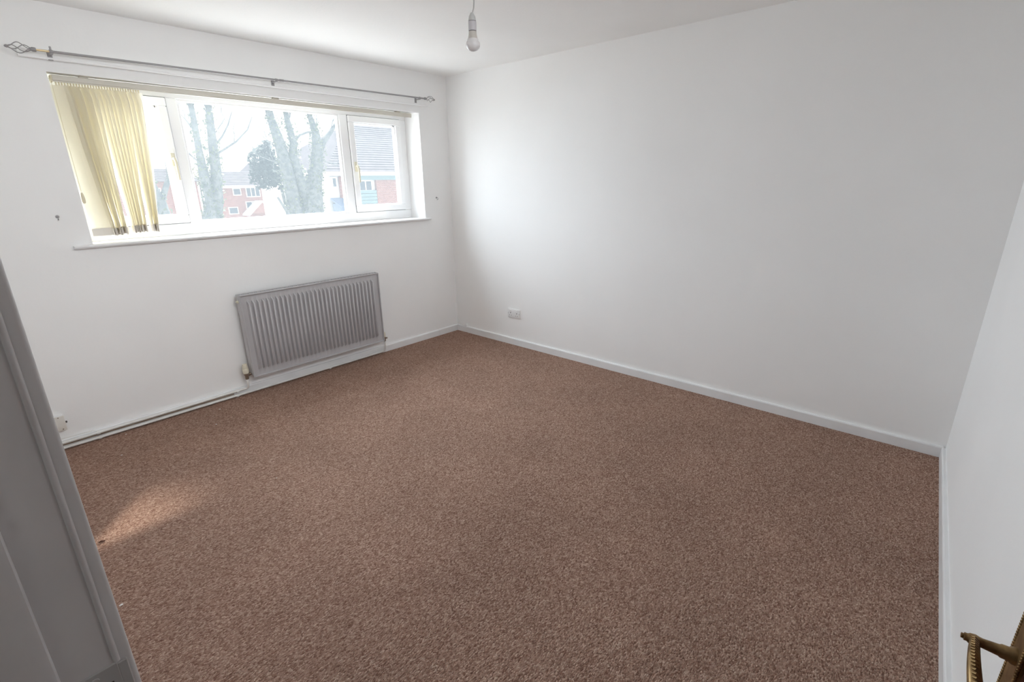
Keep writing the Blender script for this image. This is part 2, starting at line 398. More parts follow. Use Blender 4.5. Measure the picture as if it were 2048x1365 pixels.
# neck standing out from the plate
ax = dir_n
h.lathe([(0, 0), (.0105, 0), (.0105, .004), (.0085, .007), (.0082, .014), (.0070, .016), (.0058, .031), (.0062, .034), (.0072, .038), (.0064, .043), (.0048, .045), (.0048, .048), (.0032, .0485), (.0032, .051), (0, .051)], DP(hu, .040, hz), ax, 20)
hd = h.build('door_handle', M['brass'], dr, smooth=True)
h = MB()                                                               # rope edge round the plate
for (u0, z0), (u1, z1) in zip(pts, pts[1:] + pts[:1]):
    L_ = math.hypot(u1 - u0, z1 - z0); k = max(2, int(L_ / .0042))
    for i in range(k):
        t = (i + .5) / k; h.ball(DP(u0 + (u1 - u0) * t, .0408, z0 + (z1 - z0) * t), .0024, sub=1)
h.build('rope_edge', M['brass'], hd, smooth=True)
# scroll lever running back towards the hinges, drooping and curling at the tip
h = MB(); path = []
for i in range(15):
    t = i / 14; path.append(DP(hu - t * .098, .078 + .004 * math.sin(t * 3), hz + .001 + .006 * math.sin(t * math.pi) - .014 * t * t))
rad = [.0050 + .0030 * i / 14 for i in range(15)]
e0 = path[-1]
for i in range(1, 12):
    a_ = i / 11 * math.pi * 1.5; r_ = .011 - .004 * i / 11
    path.append(e0 + (-dir_u * math.sin(a_) + dir_n * (1 - math.cos(a_))) * r_); rad.append(.0078 - .003 * i / 11)
h.tube(path, rad, 12)
lv = h.build('lever', M['brass'], dr, smooth=True)
h = MB()
for i in range(1, 18):                                                 # twisted rope band along the top of the lever
    t = i / 19; u = hu - t * .098
    c = DP(u, .0785 + .004 * math.sin(t * 3), hz + .001 + .006 * math.sin(t * math.pi) - .014 * t * t + .0056 + .0030 * t)
    h.tube([c + dir_n * -.0032 - dir_u * .0014 - Vector((0, 0, .0012)), c + Vector((0, 0, .0004)), c + dir_n * .0032 + dir_u * .0014 - Vector((0, 0, .0012))], [.0011, .0019, .0011], 6)
h.build('rope_band', M['brass'], lv, smooth=True)

# ------------------------------------------------------------------ curtain pole
def rod_z(x): return 2.1195 + (x + 2.80) * .0094
cp = thing('curtain_pole', (-1.56, -.08, 2.13), 'slim grey metal curtain pole with twisted cage finials above the window', 'curtain pole')
MB().tube([(-2.728, -.08, rod_z(-2.728)), (-.32, -.08, rod_z(-.32))], .0062, 12).build('rod', M['steel'], cp, smooth=True)
MB().tube([(-2.80, -.08, rod_z(-2.8)), (-2.72, -.08, rod_z(-2.72))], .0046, 12).build('inner_rod', M['brassy'], cp, smooth=True)
MB().tube([(-1.562, -.08, rod_z(-1.562)), (-1.535, -.08, rod_z(-1.535))], .0082, 12).build('joining_sleeve', M['steel'], cp, smooth=True)
for x in (-2.728, -1.585, -.372):
    z = rod_z(x); b = MB()
    b.box(x - .010, x + .010, -.024, -.0195, z - .032, z + .006, .001)
    b.box(x - .006, x + .006, -.086, -.0225, z - .012, z - .0055, .001)
    b.lathe([(0, 0), (.0085, 0), (.0085, .014), (0, .014)], (x - .007, -.08, z), (1, 0, 0), 14)
    br = b.build('bracket', M['steel'], cp)
    if x < -2: MB().box(x - .004, x + .004, -.084, -.076, z + .005, z + .024, .0015).build('grub_screw', M['steel'], br)
def finial(x, sgn):
    z = rod_z(x)
    f = MB(); f.lathe([(0, 0), (.0095, 0), (.0105, .004), (.0105, .014), (.008, .018), (.0065, .024), (0, .024)], (x, -.08, z), (sgn, 0, 0), 16)
    fo = f.build('finial', M['steel'], cp, smooth=True)
    MB().lathe([(0, 0), (.0052, 0), (.0075, .006), (.005, .013), (0, .016)], (x + sgn * .100, -.08, z), (sgn, 0, 0), 14).build('finial_tip', M['steel'], fo, smooth=True)
    for k in range(4):
        pts = []
        for i in range(17):
            t = i / 16; r_ = .0035 + .0205 * math.sin(t * math.pi) ** 1.15; a_ = k * math.pi / 2 + t * math.pi * .95
            pts.append((x + sgn * (.018 + .085 * t), -.08 + r_ * math.cos(a_), z + r_ * math.sin(a_)))
        MB().tube(pts, .0021, 6).build('cage_wire', M['steel'], fo, smooth=True)
finial(-2.785, -1); finial(-.322, 1)

# ------------------------------------------------------------------ vertical blind, drawn to the left
vb = thing('vertical_blind', (-1.55, .05, 2.03), 'cream vertical blind drawn to the left of the window', 'blind')
b = MB(); b.box(-2.737, -.385, .030, .072, 2.003, 2.031, .003).box(-2.737, -.385, .034, .040, 1.998, 2.004)
hr = b.build('head_rail', M['head_rail'], vb)
for x in (-2.60, -1.55, -.52): MB().box(x - .02, x + .02, .034, .070, 2.030, 2.0378, .002).build('rail_clip', M['head_rail'], hr)
MB().box(-2.743, -2.735, .028, .074, 1.994, 2.030, .003).build('end_cap', M['cord'], hr)
n = 31
# foot positions gather into a few clusters, some vanes turned flat to the room
for i in range(n):
    t = i / (n - 1)
    xt = -2.722 + .366 * t
    if i < 2: xb, at, ab = -2.695 + .008 * i, R(14 + 8 * i), R(4 + 4 * i)
    elif i < 13: xb, at, ab = -2.642 + .0072 * (i - 2), R(72 + 9 * math.sin(i * 2.1)), R(97 + 12 * math.sin(i * 1.7))
    elif i < 23: xb, at, ab = -2.536 + .0070 * (i - 13), R(74 + 8 * math.sin(i * 1.9)), R(98 + 11 * math.sin(i * 2.3))
    else: xb, at, ab = -2.444 + .0050 * (i - 23), R(74 + 8 * math.sin(i * 2.7)), R(98 + 8 * math.sin(i * 1.3))
    zb = 1.192 + random.uniform(-.004, .004) + (.006 if i > 12 else 0)
    yb = .05 + random.uniform(-.004, .004)
    def vpt(k, s, w=.0445):
        z = 1.984 + (zb - 1.984) * k; e = k ** 1.3
        x = xt + (xb - xt) * e; a_ = at + (ab - at) * k ** 1.1; bow = .004 * (1 - s * s) * math.sin(k * 3.1)
        ww = w * (.55 + .45 * min(1, k / .04))
        return Vector((x + s * ww * math.cos(a_) - bow * math.sin(a_), yb - s * ww * math.sin(a_) - bow * math.cos(a_), z))
    b = MB(); g = [[b.bm.verts.new(vpt(k / 14, s)) for s in (-1, -.5, 0, .5, 1)] for k in range(15)]
    for A, B in zip(g, g[1:]):
        for j in range(4): b.bm.faces.new((A[j], A[j + 1], B[j + 1], B[j]))
    v = b.build('vane', M['vane'], vb, smooth=True)
    b = MB(); b.box(xt - .0035, xt + .0035, .044, .056, 1.981, 2.001, .0015); b.build('hook', M['cord'], v)
    b = MB(); q0, q1 = vpt(1, -.97), vpt(1, .97); u = (q1 - q0).normalized(); nn = Vector((u.y, -u.x, 0)) * .0016
    lo, hi = Vector((0, 0, .0005)), Vector((0, 0, .042))
    P8 = [q0 + nn + lo, q1 + nn + lo, q1 - nn + lo, q0 - nn + lo, q0 + nn + hi, q1 + nn + hi, q1 - nn + hi, q0 - nn + hi]
    vs = [b.bm.verts.new(p) for p in P8]
    for fc in ((0, 1, 2, 3), (4, 5, 6, 7), (0, 1, 5, 4), (1, 2, 6, 5), (2, 3, 7, 6), (3, 0, 4, 7)): b.bm.faces.new([vs[j] for j in fc])
    b.build('bottom_weight', M['weight'], v)
b = MB(); b.tube([(-2.743, .030, 2.0), (-2.744, .028, 1.70), (-2.742, .027, 1.44)], .0012, 6); b.build('control_cord', M['cord'], vb)
b = MB(); b.lathe([(0, 0), (.006, .002), (.0085, .012), (.0085, .030), (.006, .052), (.003, .060), (0, .060)], (-2.742, .024, 1.375), (0, 0, 1), 14)
b.build('cord_weight', M['cord'], vb, smooth=True)

# ------------------------------------------------------------------ radiator
RX0, RX1, RZ0, RZ1 = -2.070, -.955, .134, .737
rd = thing('radiator', (-1.51, -.07, RZ0), 'grey painted panel radiator on the wall below the window', 'radiator')
b = MB(); nf = 31; mrg = .042; pitch = (RX1 - RX0 - 2 * mrg) / nf
yf, yr = -.0830, -.1075
xs = [(RX0, 0)]
for k in range(nf):
    x0 = RX0 + mrg + k * pitch
    xs += [(x0, 0), (x0 + pitch * .14, 1), (x0 + pitch * .44, 1), (x0 + pitch * .58, 0)]
xs.append((RX1, 0))
zs_ = [(RZ0, 0), (RZ0 + .048, 0), (RZ0 + .066, 1), (RZ1 - .066, 1), (RZ1 - .048, 0), (RZ1, 0)]
g = [[b.bm.verts.new((x, yf + (yr - yf) * rx * rz, z)) for z, rz in zs_] for x, rx in xs]
for A, B in zip(g, g[1:]):
    for j in range(5): b.bm.faces.new((A[j], A[j + 1], B[j + 1], B[j]))
b.build('front_panel', M['rad'], rd, smooth=True, angle=60)
b = MB(); t = .006
b.box(RX0 - .001, RX1 + .001, -.0985, -.081, RZ0 - .001, RZ0 + t, .002).box(RX0 - .001, RX1 + .001, -.0985, -.081, RZ1 - t, RZ1 + .001, .002)
b.box(RX0 - .001, RX0 + t, -.0985, -.081, RZ0, RZ1, .002).box(RX1 - t, RX1 + .001, -.0985, -.081, RZ0, RZ1, .002)
b.build('panel_seam', M['rad'], rd)
b = MB(); b.box(RX0 + .006, RX1 - .006, -.076, -.040, RZ0 + .01, RZ1 - .012); b.build('convector_fins', M['rad_dark'], rd)
b = MB()
for y0, y1 in ((-.0885, -.082), (-.046, -.038)): b.box(RX0, RX1, y0, y1, RZ1 - .006, RZ1 + .004, .001)
for k in range(38):
    x = RX0 + .02 + k * (RX1 - RX0 - .04) / 37; b.box(x - .0025, x + .0025, -.084, -.042, RZ1 - .004, RZ1 + .001)
b.build('top_grille', M['rad'], rd)
for x0, x1 in ((RX0 - .004, RX0 + .004), (RX1 - .004, RX1 + .004)):
    MB().box(x0, x1, -.089, -.036, RZ0 + .012, RZ1 + .003, .0015).build('side_panel', M['rad'], rd)
b = MB(); b.lathe([(0, 0), (.010, 0), (.010, .008), (.006, .010), (.006, .014), (0, .014)], (RX0 - .004, -.065, RZ1 - .045), (-1, 0, 0), 12)
b.build('bleed_valve', M['cream_plastic'], rd, smooth=True)
for x in (-1.82, -1.20): MB().box(x - .02, x + .02, -.040, -.0006, RZ0 + .10, RZ1 - .08).build('wall_bracket', M['rad'], rd)
# thermostatic valve on the left, lockshield on the right, both painted over
vx, vy = -2.108, -.058
b = MB(); b.lathe([(0, .125), (.012, .125), (.013, .135), (.0125, .150), (.0155, .156), (.0155, .168), (.008, .170), (0, .170)], (vx, vy, 0), (0, 0, 1), 16)
b.tube([(vx, vy, .158), (RX0 + .01, vy, .158)], .0085, 12); b.tube([(vx + .014, vy, .158), (vx + .024, vy, .158)], .013, 6)
tv = b.build('valve_body', M['dull_metal'], rd, smooth=True)
b = MB(); b.lathe([(0, .170), (.0185, .170), (.0205, .178), (.0215, .196), (.0205, .204), (.0185, .207), (.0195, .211), (.018, .222), (.0165, .236), (.0155, .240), (.010, .240), (.009, .237), (0, .237)], (vx, vy, 0), (0, 0, 1), 24)
b.build('thermostatic_head', M['cream_plastic'], tv, smooth=True)
lx = -.930
b = MB(); b.lathe([(0, .118), (.010, .118), (.011, .14), (.011, .158), (0, .158)], (lx, vy, 0), (0, 0, 1), 14)
b.tube([(lx, vy, .150), (RX1 - .01, vy, .150)], .0085, 12); b.tube([(lx, vy, .146), (lx + .024, vy - .006, .143)], .0075, 6)
lk = b.build('valve_body', M['dull_metal'], rd, smooth=True)
b = MB(); b.lathe([(0, .158), (.0125, .158), (.013, .168), (.0115, .196), (.009, .199), (0, .199)], (lx, vy, 0), (0, 0, 1), 16)
b.build('lockshield_cap', M['cream_plastic'], lk, smooth=True)

# ------------------------------------------------------------------ heating pipes along the skirting
def bend(p0, p1, p2, r=.022, k=5):
    p0, p1, p2 = Vector(p0), Vector(p1), Vector(p2); a = p1 + (p0 - p1).normalized() * r; c = p1 + (p2 - p1).normalized() * r
    return [a.lerp(p1, i / k).lerp(p1.lerp(c, i / k), i / k) for i in range(k + 1)]
hp = thing('heating_pipe', (-2.7, -.032, .045), 'upper white pipe along the skirting rising to the thermostatic valve', 'pipe')
pts = [(XL + .001, -.034, .044)] + bend((XL, -.034, .044), (vx, -.033, .048), (vx, vy, .075), .016) + [(vx, vy, .085), (vx, vy, .1245)]
b = MB(); b.tube(pts, .0082, 12); b.build('pipe', M['pipe'], hp, smooth=True)
lp = thing('heating_pipe', (-2.1, -.032, .013), 'lower white pipe along the skirting running under the radiator', 'pipe')
pts = [(XL + .001, -.034, .0125)] + bend((XL, -.034, .0125), (lx, -.034, .018), (lx, vy, .05), .018) + [(lx, vy, .06), (lx, vy, .1175)]
b = MB(); b.tube(pts, .0082, 12); b.build('pipe', M['pipe'], lp, smooth=True)
for root, zc, xs_ in ((hp, .0445, (-2.178, -2.978)), (lp, .0125, (-2.184, -2.976, -1.46))):
    for x in xs_:
        b = MB(); b.tube([(x - .008, -.034, zc), (x + .008, -.034, zc)], .0105, 12); b.box(x - .008, x + .008, -.034, -.017, zc - .009, zc + .009, .001)
        b.build('pipe_clip', M['pipe'], root, smooth=True)
# surface cable above the skirting at the far left
b = MB(); b.tube([(XL + .001, -.0145, .066), (-3.15, -.014, .064), (-3.06, -.0145, .0625), (-2.99, -.016, .0605)], .0022, 6)
tag(b.build('cable', M['cable'], smooth=True, origin=(-3.1, -.014, .062)), 'thin white cable above the pipes at the left end of the skirting', 'cable')

# ------------------------------------------------------------------ sockets and small wall fittings
sk = thing('double_socket', (0, -.785, .30), 'white double wall socket low on the right wall', 'socket')
b = MB(); b.box(-.010, .001, -.860, -.712, .257, .343, .004, 2); b.build('face_plate', M['white_plastic'], sk, smooth=True)
for yc in (-.823, -.749):
    MB().box(-.0135, -.009, yc - .010, yc + .010, .312, .332, .002).build('rocker_switch', M['white_plastic'], sk)
    b = MB(); b.box(-.0104, -.0095, yc - .0035, yc + .0035, .299, .308)
    for s in (-1, 1): b.box(-.0104, -.0095, yc + s * .011 - .0035, yc + s * .011 + .0035, .279, .283)
    b.build('pin_slot', M['dark'], sk)
for yc in (-.852, -.720): MB().lathe([(0, 0), (.0035, 0), (.003, .001), (0, .0012)], (-.0098, yc, .30), (-1, 0, 0), 10).build('screw', M['steel'], sk)

jb = thing('blank_socket_plate', (-3.18, 0, .16), 'off-white blank plate box low on the window wall beside the door frame', 'wall plate')
b = MB(); b.box(-3.252, -3.104, -.024, .001, .118, .206, .003, 2); b.build('back_box', M['white_plastic'], jb, smooth=True)
MB().box(-3.252, -3.104, -.031, -.0235, .117, .207, .003, 2).build('blank_plate', M['off_white'], jb, smooth=True)
for x, z in ((-3.122, .126), (-3.130, .199)): MB().lathe([(0, 0), (.0035, 0), (.003, .001), (0, .0012)], (x, -.0308, z), (0, -1, 0), 10).build('screw', M['dull_metal'], jb)
b = MB(); b.lathe([(0, 0), (.006, 0), (.006, .008), (0, .009)], (-3.104, -.016, .160), (1, 0, 0), 10); b.build('knockout_hole', M['dark'], jb)

cg = thing('cable_outlet', (0, -.14, .075), 'small white cable outlet on the skirting near the room corner', 'cable outlet')
b = MB(); b.box(-.022, .001, -.154, -.126, .060, .088, .003, 2); b.box(-.018, .001, -.146, -.134, .086, .094, .003); b.build('outlet_box', M['white_plastic'], cg, smooth=True)
b = MB(); b.tube([(-.008, -.006, .079), (-.010, -.05, .077), (-.013, -.09, .070), (-.016, -.13, .068)], .0022, 6); b.build('cable', M['cable'], cg, smooth=True)

def hook(x, z, label):
    h = thing('tieback_hook', (x, 0, z), label, 'hook', 'curtain tieback hooks')
    b = MB(); b.lathe([(0, 0), (.009, 0), (.008, .002), (0, .003)], (x, 0, z), (0, -1, 0), 12); b.build('base', M['steel'], h, smooth=True)
    pts = [(x, 0, z)] + [(x, -.012 - .009 * math.sin(a_), z - .009 + .009 * math.cos(a_)) for a_ in [i * math.pi * 1.35 / 9 for i in range(10)]]
    b = MB(); b.tube(pts, .0017, 6); b.build('hook_wire', M['steel'], h, smooth=True)
hook(-2.877, 1.312, 'small metal tieback hook on the wall left of the window')
hook(-.186, 1.325, 'small metal tieback hook on the wall right of the window')

# ------------------------------------------------------------------ pendant light
px, py = -1.394, -1.770
pd = thing('pendant_light', (px, py, H), 'bare bulb on a white flex hanging from the ceiling', 'pendant light')
b = MB(); b.lathe([(0, 0), (.045, 0), (.047, -.006), (.040, -.018), (.022, -.026), (0, -.027)], (px + .010, py - .006, H), (0, 0, 1), 24); b.build('ceiling_rose', M['white_plastic'], pd, smooth=True)
b = MB(); b.tube([(px + .010, py - .006, H - .02), (px + .010, py - .006, 2.2733), (px + .008, py - .005, 2.2484), (px + .002, py - .001, 2.2260)], .0030, 8); b.build('flex', M['flex'], pd, smooth=True)
b = MB(); b.lathe([(0, 2.2285), (.0055, 2.2285), (.0085, 2.2244), (.0150, 2.2119), (.0180, 2.1995), (.0185, 2.1936), (0, 2.1936)], (px, py, 0), (0, 0, 1), 24); b.build('lampholder_cap', M['holder_cap'], pd, smooth=True)
b = MB(); b.lathe([(0, 2.1912), (.0190, 2.1912), (.0195, 2.1862), (.0195, 2.1530), (0, 2.1530)], (px, py, 0), (0, 0, 1), 24); lh = b.build('lampholder', M['holder'], pd, smooth=True)
for z in (2.1924, 2.1509): MB().lathe([(0, z + .0018), (.0182, z + .0018), (.0182, z - .0018), (0, z - .0018)], (px, py, 0), (0, 0, 1), 24).build('groove_ring', M['dark_ring'], lh)
b = MB(); b.lathe([(0, 2.1497), (.0188, 2.1497), (.0196, 2.1364), (.0225, 2.1214), (.0235, 2.1181), (0, 2.1181)], (px, py, 0), (0, 0, 1), 24); bc = b.build('bulb_collar', M['lamp_collar'], pd, smooth=True)
prof = [(0, 2.1181), (.0262, 2.1181)] + [(0.0350 * math.cos(a_), 2.0932 + .0285 * math.sin(a_)) for a_ in [R(40 - i * 13) for i in range(10)]] + [(0, 2.0650)]
b = MB(); b.lathe(prof, (px, py, 0), (0, 0, 1), 28); b.build('bulb', M['opal'], pd, smooth=True, angle=70)

# ------------------------------------------------------------------ crumbs of white paint lying on the carpet
for x, y, s, lab in ((-2.347, -.155, .006, 'white paint flake on the carpet below the thermostatic valve'),
                     (-2.445, -.379, .006, 'white paint flake further out from the skirting than the one below the valve'),
                     (-2.860, -.089, .005, 'white paint flake against the pipes near the left end of the skirting'),
                     (-2.940, -.374, .005, 'white paint flake out on the carpet from the left end of the pipes'),
                     (-1.596, -.125, .004, 'white paint flake on the carpet under the middle of the radiator'),
                     (-3.206, -1.673, .007, 'bright white flake on the carpet beside the lower door frame'),
                     (-2.466, -1.288, .004, 'white paint flake alone on the open carpet left of centre')):
    b = MB(); b.ball((x, y, .003), s, (1, .7, .4), 1)
    for v in b.bm.verts: v.co += Vector((random.uniform(-1, 1), random.uniform(-1, 1), random.uniform(0, 1))) * s * .25
    tag(b.build('paint_flake', M['flake'], origin=(x, y, 0)), lab, 'flake', 'white paint flakes on the carpet')
b = MB(); b.tube([(-3.188, -1.189, .004), (-3.178, -1.194, .007), (-3.165, -1.194, .004)], [.002, .005, .002], 6)
tag(b.build('carpet_snag', M['tuft'], origin=(-3.178, -1.194, 0)), 'dark pulled tuft on the carpet near the left wall', 'tuft')

# ------------------------------------------------------------------ outside: ground, trees, houses
GZ = -2.9
b = MB(); b.box(-60, 90, .6, 160, GZ - .2, GZ)
struct(b, 'ground', add_noise(mat('pale_paving', (.5, .5, .5), .9), .3, (.36, .36, .33), (.48, .47, .45)), 'pale ground outside the window')
M['bark'] = add_noise(mat('grey_bark', (.16, .16, .15), .9), 7, (.10, .115, .12), (.19, .20, .19), .6, 24, .03)
M['ivy'] = add_noise(mat('ivy_leaf', (.10, .13, .07), .5), 3, (.07, .10, .06), (.17, .19, .10))
M['conifer'] = add_noise(mat('conifer_needles', (.05, .07, .06), .8), 3, (.035, .055, .055), (.08, .10, .085))
M['hedge'] = add_noise(mat('spring_shrub', (.22, .22, .12), .8), 2, (.18, .20, .11), (.30, .27, .17))
M['ridge'] = mat('white_fascia', (.75, .75, .75), .5)
M['pane'] = mat('dark_house_window', (.07, .09, .12), .15)
M['teal'] = mat('pale_teal_boarding', (.20, .30, .33), .6)
M['blue'] = mat('blue_porch_roof', (.16, .22, .34), .5)
M['render'] = mat('white_render', (.70, .70, .69), .9)
def brick_material():
    m = mat('red_brickwork', (.3, .12, .1), .9); n_, l_, p_ = nodes(m)
    tc = n_.new('ShaderNodeTexCoord'); mp = n_.new('ShaderNodeMapping'); mp.inputs['Rotation'].default_value = (R(90), 0, 0)
    br = n_.new('ShaderNodeTexBrick'); br.inputs['Scale'].default_value = 4.4
    br.inputs['Color1'].default_value = (.27, .105, .09, 1); br.inputs['Color2'].default_value = (.36, .16, .13, 1); br.inputs['Mortar'].default_value = (.36, .30, .28, 1)
    l_.new(tc.outputs['Object'], mp.inputs[0]); l_.new(mp.outputs[0], br.inputs['Vector']); l_.new(br.outputs['Color'], p_.inputs['Base Color'])
    return m
M['brick'] = brick_material()
M['roof'] = add_noise(mat('brown_grey_roof_tile', (.15, .13, .15), .85), 2.5, (.042, .036, .046), (.072, .062, .074))

def jitter(a, c, k, amp):
    out = []
    for i in range(k + 1):
        p = Vector(a).lerp(Vector(c), i / k)
        if 0 < i < k: p += Vector((random.uniform(-1, 1), random.uniform(-1, 1), random.uniform(-.3, .3))) * amp
        out.append(p)
    return out
def twigs(mb, p, d, length, r, depth):
    d = d.normalized(); q = p + d * length
    pts = jitter(p, q, 3, length * .07)
    mb.tube(pts, [r, r * .85, r * .7, r * .5], 5)
    if depth == 0: return
    for k in range(3):
        a_ = pts[1 + k % 3]; nd = (d + Vector((random.uniform(-.9, .9), random.uniform(-.9, .9), random.uniform(-.1, .8)))).normalized()
        twigs(mb, a_, nd, length * random.uniform(.5, .75), r * .5, depth - 1)
def ivy_leaves(pts, rads, count, spread):
    mb = MB()
    for _ in range(count):
        i = random.randrange(len(pts) - 1); t = random.random(); c = Vector(pts[i]).lerp(Vector(pts[i + 1]), t); r = rads[i] * (1 - t) + rads[i + 1] * t
        a_ = random.uniform(0, 6.283); c = c + Vector((math.cos(a_), math.sin(a_), 0)) * (r + random.uniform(0, spread)) + Vector((0, 0, random.uniform(-.05, .05)))
        s = random.uniform(.03, .06); u = Vector((random.uniform(-1, 1), random.uniform(-1, 1), random.uniform(-1, 1))).normalized(); v = u.orthogonal().normalized()
        mb.quad(c + u * s, c + v * s * .8, c - u * s, c - v * s * .8)
    return mb
def tree(loc, label, limbs, ivy, extra):
    root = thing('bare_tree', loc, label, 'tree')
    big = MB()
    for pts, rads in limbs[:1]: big.tube(pts, rads, 14)
    big.build('trunk', M['bark'], root, smooth=True)
    for pts, rads in limbs[1:]:
        MB().tube(pts, rads, 10).build('limb', M['bark'], root, smooth=True)
    tw = MB()
    for p, d, L_, r in extra: twigs(tw, Vector(p), Vector(d), L_, r, 3)
    tag(tw.build('twigs', M['bark'], root), kind='stuff')
    for k, (i, count, spread) in enumerate(ivy):
        tag(ivy_leaves(*limbs[i], count, spread).build('ivy', M['ivy'], root), kind='stuff')
Yt = 12.0
t1 = [([(1.70, Yt, GZ), (1.70, Yt, -.5), (1.70, Yt, .45), (1.86, Yt, 1.05)], [.34, .28, .26, .16]),
      ([(1.62, Yt, .4), (1.80, Yt, 1.1), (1.75, Yt - .05, 1.75), (1.77, Yt, 2.4), (1.79, Yt, 3.3), (1.72, Yt, 5.2)], [.15, .125, .12, .085, .07, .035]),
      ([(1.80, Yt, .4), (1.98, Yt, 1.0), (2.10, Yt, 1.9), (2.15, Yt + .05, 2.5), (2.20, Yt, 3.35), (2.32, Yt, 5.5)], [.17, .15, .135, .115, .085, .04]),
      ([(2.12, Yt, 2.25), (2.32, Yt, 2.36), (2.72, Yt - .1, 2.62), (3.08, Yt - .1, 2.95), (3.3, Yt, 3.3)], [.035, .03, .024, .018, .01]),
      ([(2.14, Yt, 2.45), (2.42, Yt, 2.75), (2.62, Yt, 3.05), (2.78, Yt, 3.4)], [.03, .022, .018, .01])]
tree((1.70, Yt, GZ), 'bare forked tree seen in the left half of the middle window pane', t1, [(0, 300, .03), (1, 350, .08), (2, 400, .08)],
     [((1.76, Yt, 2.0), (-.6, 0, .7), .7, .02), ((1.78, Yt, 2.7), (-.5, 0, .9), .7, .018), ((2.15, Yt, 2.6), (.6, .2, .8), .8, .018), ((2.2, Yt, 3.3), (-.4, 0, 1), .9, .02), ((1.79, Yt, 3.4), (.4, 0, 1), .9, .02), ((2.7, Yt, 2.62), (.2, 0, 1), .5, .012)])
# the thick tree stands a little further off
t2 = [([(6.07, 14.50, -3.59), (6.04, 14.50, -0.70), (6.00, 14.50, 0.46), (6.09, 14.50, 1.27), (6.30, 14.50, 1.91)], [0.533, 0.464, 0.417, 0.371, 0.232]),
      ([(5.57, 14.50, -3.59), (5.46, 14.50, -0.70), (5.37, 14.50, 0.58), (5.28, 14.50, 1.80), (5.16, 14.50, 2.78), (4.98, 14.50, 3.59), (4.70, 14.50, 5.80)], [0.325, 0.278, 0.243, 0.220, 0.185, 0.128, 0.058]),
      ([(5.88, 14.50, 0.81), (5.68, 14.50, 1.74), (5.54, 14.50, 2.43), (5.65, 14.50, 2.84), (5.54, 14.50, 3.59), (5.45, 14.50, 5.56)], [0.232, 0.197, 0.151, 0.128, 0.093, 0.046]),
      ([(6.15, 14.50, 1.16), (6.38, 14.50, 1.97), (6.53, 14.50, 2.67), (6.53, 14.50, 3.25), (6.38, 14.50, 3.82), (6.32, 14.50, 5.80)], [0.278, 0.220, 0.197, 0.139, 0.081, 0.035]),
      ([(6.50, 14.50, 2.49), (6.81, 14.50, 2.96), (7.19, 14.50, 3.36), (7.65, 14.50, 3.94)], [0.151, 0.104, 0.070, 0.035]),
      ([(5.63, 14.50, 2.87), (5.92, 14.50, 3.13), (6.26, 14.50, 3.25), (6.50, 14.50, 3.19)], [0.046, 0.041, 0.035, 0.035]),
      ([(5.51, 14.38, -0.46), (5.05, 14.15, 0.23), (4.64, 14.15, 1.04)], [0.081, 0.058, 0.035])]
tree((6.02, 14.5, GZ), 'thick ivy clad tree seen in the right half of the middle window pane', t2, [(0, 500, .04), (1, 700, .12), (2, 500, .16), (3, 500, .12)],
     [((5.16, 14.50, 2.55), (-.7, 0, .6), .7, .02), ((5.22, 14.50, 2.09), (-.9, 0, .3), .6, .02), ((5.05, 14.50, 3.36), (-.3, 0, 1), .8, .02), ((5.54, 14.50, 3.48), (.3, 0, 1), .8, .02), ((6.50, 14.50, 3.13), (.2, 0, 1), .8, .02), ((7.02, 14.50, 3.25), (.5, 0, .8), .7, .018), ((6.55, 14.50, 2.32), (.9, 0, -.25), .9, .02), ((6.53, 14.50, 3.25), (-.4, 0, 1), .7, .018)])
t3 = [([(.15, 9.5, GZ), (.12, 9.5, 0), (.0, 9.5, 1.1), (-.25, 9.5, 2.0)], [.16, .13, .11, .08]),
      ([(.0, 9.5, 1.1), (.28, 9.5, 1.7), (.30, 9.5, 2.6)], [.07, .05, .02]),
      ([(-.2, 9.5, 1.9), (-.55, 9.5, 2.6), (-.6, 9.5, 3.6)], [.07, .05, .02])]
tree((.15, 9.5, GZ), 'slim leaning tree glimpsed through the narrow gap right of the blind', t3, [(0, 200, .05)], [((.0, 9.5, 1.6), (-.5, 0, .8), .6, .015), ((.28, 9.5, 1.9), (.4, 0, .9), .5, .012)])

def foliage(loc, label, name, cat, blobs, count, size, material, group=None):
    root = thing(name, loc, label, cat, group)
    mb = MB()
    for _ in range(count):
        (c, r, sz) = random.choice(blobs)
        while True:
            p = Vector((random.uniform(-1, 1), random.uniform(-1, 1), random.uniform(-1, 1)))
            if .35 < p.length < 1: break
        p = Vector(c) + Vector((p.x * r, p.y * r, p.z * sz)); s = random.uniform(.5, 1) * size
        u = Vector((random.uniform(-1, 1), random.uniform(-1, 1), random.uniform(-1, 1))).normalized(); v = u.orthogonal().normalized()
        mb.quad(p + u * s, p + v * s * .6, p - u * s, p - v * s * .6)
    tag(mb.build('foliage', material, root), kind='stuff')
    MB().tube([loc, (blobs[0][0][0], blobs[0][0][1], blobs[0][0][2])], [.12, .05], 8).build('stem', M['bark'], root, smooth=True)
foliage((6.1, 16, GZ), 'dark evergreen behind the thick ivy clad tree', 'evergreen_tree', 'tree',
        [((5.6, 16, 1.9), .6, .6), ((5.05, 16, 1.75), .5, .5), ((5.0, 16, 2.3), .38, .5), ((5.5, 16, 1.9), .6, .6), ((5.3, 16, 2.6), .3, .4)], 1500, .12, M['conifer'])
for x, y, z, r, lab in ((10.0, 46, 2.0, 1.1, 'pale leafing shrub top left of the pair above the far roof'), (13.4, 49.5, 2.2, 1.3, 'taller pale leafing shrub top right of the pair above the far roof')):
    foliage((x, y, GZ), lab, 'budding_tree', 'tree', [((x, y, z), r, r * .7), ((x + .8, y, z - .3), r * .8, r * .5)], 900, .16, M['hedge'])

